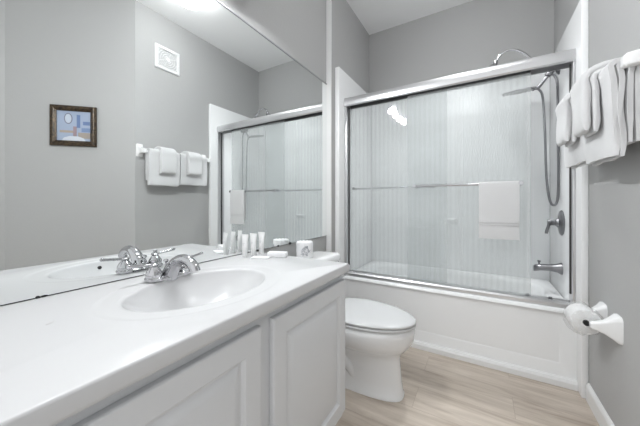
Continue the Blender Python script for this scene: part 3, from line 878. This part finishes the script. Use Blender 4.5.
art = flat('print', srgb(158, 170, 192), [(-PH + i0, PZ0 + i0), (PH - i0, PZ0 + i0), (PH - i0, PZ1 - i0), (-PH + i0, PZ1 - i0)], 0.007, pic, 'art_blue')
def ellipse(cu, cz, a, b, n=28): return [(cu + a * math.cos(2 * PI * k / n), cz + b * math.sin(2 * PI * k / n)) for k in range(n)]
# left in the mirror is away from the corner (negative u)
flat('painted_shape', srgb(168, 154, 140), [(-0.10, 1.665), (0.02, 1.665), (0.02, 1.645), (-0.10, 1.645)], 0.0076, art, 'art_tan')
flat('painted_shape', srgb(120, 120, 135), ellipse(-0.04, 1.765, 0.030, 0.046), 0.0076, art, 'art_grey')
flat('painted_shape', srgb(190, 198, 210), ellipse(-0.04, 1.765, 0.023, 0.038), 0.0082, art, 'art_pale')
flat('painted_shape', srgb(150, 130, 135), [(-0.005, 1.70), (0.02, 1.70), (0.02, 1.61), (-0.005, 1.61)], 0.0082, art, 'art_mauve')
flat('painted_shape', srgb(104, 125, 165), [(0.02, 1.80), (0.045, 1.80), (0.045, 1.69), (0.02, 1.69)], 0.0076, art, 'art_deep')
flat('painted_shape', srgb(95, 120, 165), [(0.065, 1.745), (0.115, 1.745), (0.115, 1.715), (0.065, 1.715)], 0.0076, art, 'art_deep')
flat('painted_shape', srgb(120, 140, 175), [(0.055, 1.69), (0.118, 1.69), (0.118, 1.655), (0.055, 1.655)], 0.0076, art, 'art_slate')
flat('painted_shape', srgb(160, 150, 140), [(0.03, 1.65), (0.118, 1.65), (0.118, 1.60), (0.03, 1.60)], 0.0076, art, 'art_tan2')
flat('painted_shape', srgb(205, 210, 218), [(-0.085, 1.578), (0.085, 1.578), (0.07, 1.603), (0.03, 1.617), (-0.03, 1.617), (-0.07, 1.603)], 0.0086, art, 'art_white')

# ------------------------------------------------------------------ vent on the right wall
vy0, vy1, vz0, vz1 = 1.388, 1.630, 2.340, 2.565
ve = thing('wall_vent', 'square white vent grille high on the right wall, seen in the mirror', 'vent', (W, 1.51, 2.45))
bm = bmesh.new()
def vr(i, d): return [Vector((W - d, vy0 + i, vz0 + i)), Vector((W - d, vy1 - i, vz0 + i)), Vector((W - d, vy1 - i, vz1 - i)), Vector((W - d, vy0 + i, vz1 - i))]
add_loft(bm, [vr(0, 0.0005), vr(0, 0.010), vr(0.006, 0.016), vr(0.028, 0.016), vr(0.032, 0.008)], cap0=True, cap1=False)
obj('frame', bm, 'vent', ve, angle=25)
bx('grille_back', 'grille', ve, W - 0.0072, W - 0.002, vy0 + 0.03, vy1 - 0.03, vz0 + 0.03, vz1 - 0.03)
bm = bmesh.new()
vcy, vcz = (vy0 + vy1) / 2, (vz0 + vz1) / 2
for r in (0.03, 0.05, 0.07, 0.09, 0.11):
    pts = []
    for k in range(41):
        a = 2 * PI * k / 40
        c, s = math.cos(a), math.sin(a)
        kk = min(1.0, 0.088 / r / max(abs(c), abs(s) * 1.1, 1e-6)) if r > 0.085 else 1
        pts.append((W - 0.010, vcy + r * c * kk, vcz + r * s * kk))
    add_tube(bm, pts, 0.0035, n=6)
for k in range(8):
    a = 2 * PI * k / 8 + PI / 8
    add_tube(bm, [(W - 0.0105, vcy + 0.01 * math.cos(a), vcz + 0.01 * math.sin(a)), (W - 0.0105, vcy + 0.085 * math.cos(a), vcz + 0.080 * math.sin(a))], 0.0025, n=6)
obj('grille', bm, 'vent', ve)
bm = bmesh.new(); add_lathe(bm, [(0.021, 0), (0.021, 0.008), (0.016, 0.012), (0, 0.013)], along((-1, 0, 0), (W - 0.007, vcy, vcz)), 28)
obj('centre_button', bm, 'trim', ve)

# ------------------------------------------------------------------ lamps
cl = thing('ceiling_light', 'round flush ceiling light, lit, seen at the top of the mirror', 'ceiling light', (1.05, 1.405, ZC))
bm = bmesh.new(); add_lathe(bm, [(0.15, 0), (0.15, -0.016), (0.143, -0.020), (0.10, -0.020), (0, -0.020)], Matrix.Translation((1.05, 1.405, ZC)), 48)
obj('lamp_base', bm, 'trim', cl)
bm = bmesh.new(); add_lathe(bm, [(0.138, -0.0205), (0.139, -0.045), (0.132, -0.070), (0.112, -0.092), (0.08, -0.106), (0.04, -0.113), (0, -0.115)], Matrix.Translation((1.05, 1.405, ZC)), 48)
obj('diffuser', bm, 'dome', cl)
vf = thing('vanity_light', 'four-head vanity light on the wall above the mirror', 'wall light', (0.0, 0.62, 2.19))
bx('back_plate', 'chrome', vf, -0.006, 0.025, 0.38, 1.07, 2.24, 2.33, bev=0.008)
for y in (0.44, 0.63, 0.82, 1.01):
    bm = bmesh.new(); add_lathe(bm, [(0.020, 0.02), (0.020, 0.06), (0.055, 0.075), (0.068, 0.10), (0.071, 0.180), (0.068, 0.180), (0.064, 0.10), (0.05, 0.082), (0, 0.08)], along((1, 0, -0.75), (0.0, y, 2.285)), 24)  # unseen cups added to keep bulb light off the wall behind
    s_ = obj('added_shade_cup', bm, 'trim', vf)
    bm = bmesh.new(); bmesh.ops.create_uvsphere(bm, u_segments=28, v_segments=16, radius=0.050, matrix=along((1, 0, -0.75), (0.0, y, 2.285)) @ Matrix.Translation((0, 0, 0.155)))
    obj('bulb', bm, 'globe', s_)
rc = thing('added_alcove_light', 'unseen round ceiling lamp added above the bathtub to brighten the alcove', 'ceiling light', (0.88, 2.27, ZC))  # invented lamp, put in to lift the alcove and glass
bm = bmesh.new(); add_lathe(bm, [(0.095, 0), (0.095, -0.004), (0.075, -0.010), (0.068, -0.002), (0, -0.002)], Matrix.Translation((0.88, 2.27, ZC)), 40)
obj('trim_ring', bm, 'trim', rc)
bm = bmesh.new(); add_lathe(bm, [(0.066, -0.0025), (0.060, -0.006), (0, -0.007)], Matrix.Translation((0.88, 2.27, ZC)), 32)
obj('lens', bm, 'fill_lens', rc)
sd = bpy.data.lights.new('added_alcove_spot', 'SPOT'); sd.energy = ALCOVE_FILL_E; sd.color = (0.97, 0.99, 1.0); sd.spot_size = math.radians(84); sd.spot_blend = 1.0; sd.shadow_soft_size = 0.05
so = bpy.data.objects.new('added_alcove_spot', sd); COL.objects.link(so); so.location = (0.88, 2.27, ZC - 0.012)
so.parent = rc; so.matrix_parent_inverse = Matrix.Translation(rc.location).inverted()
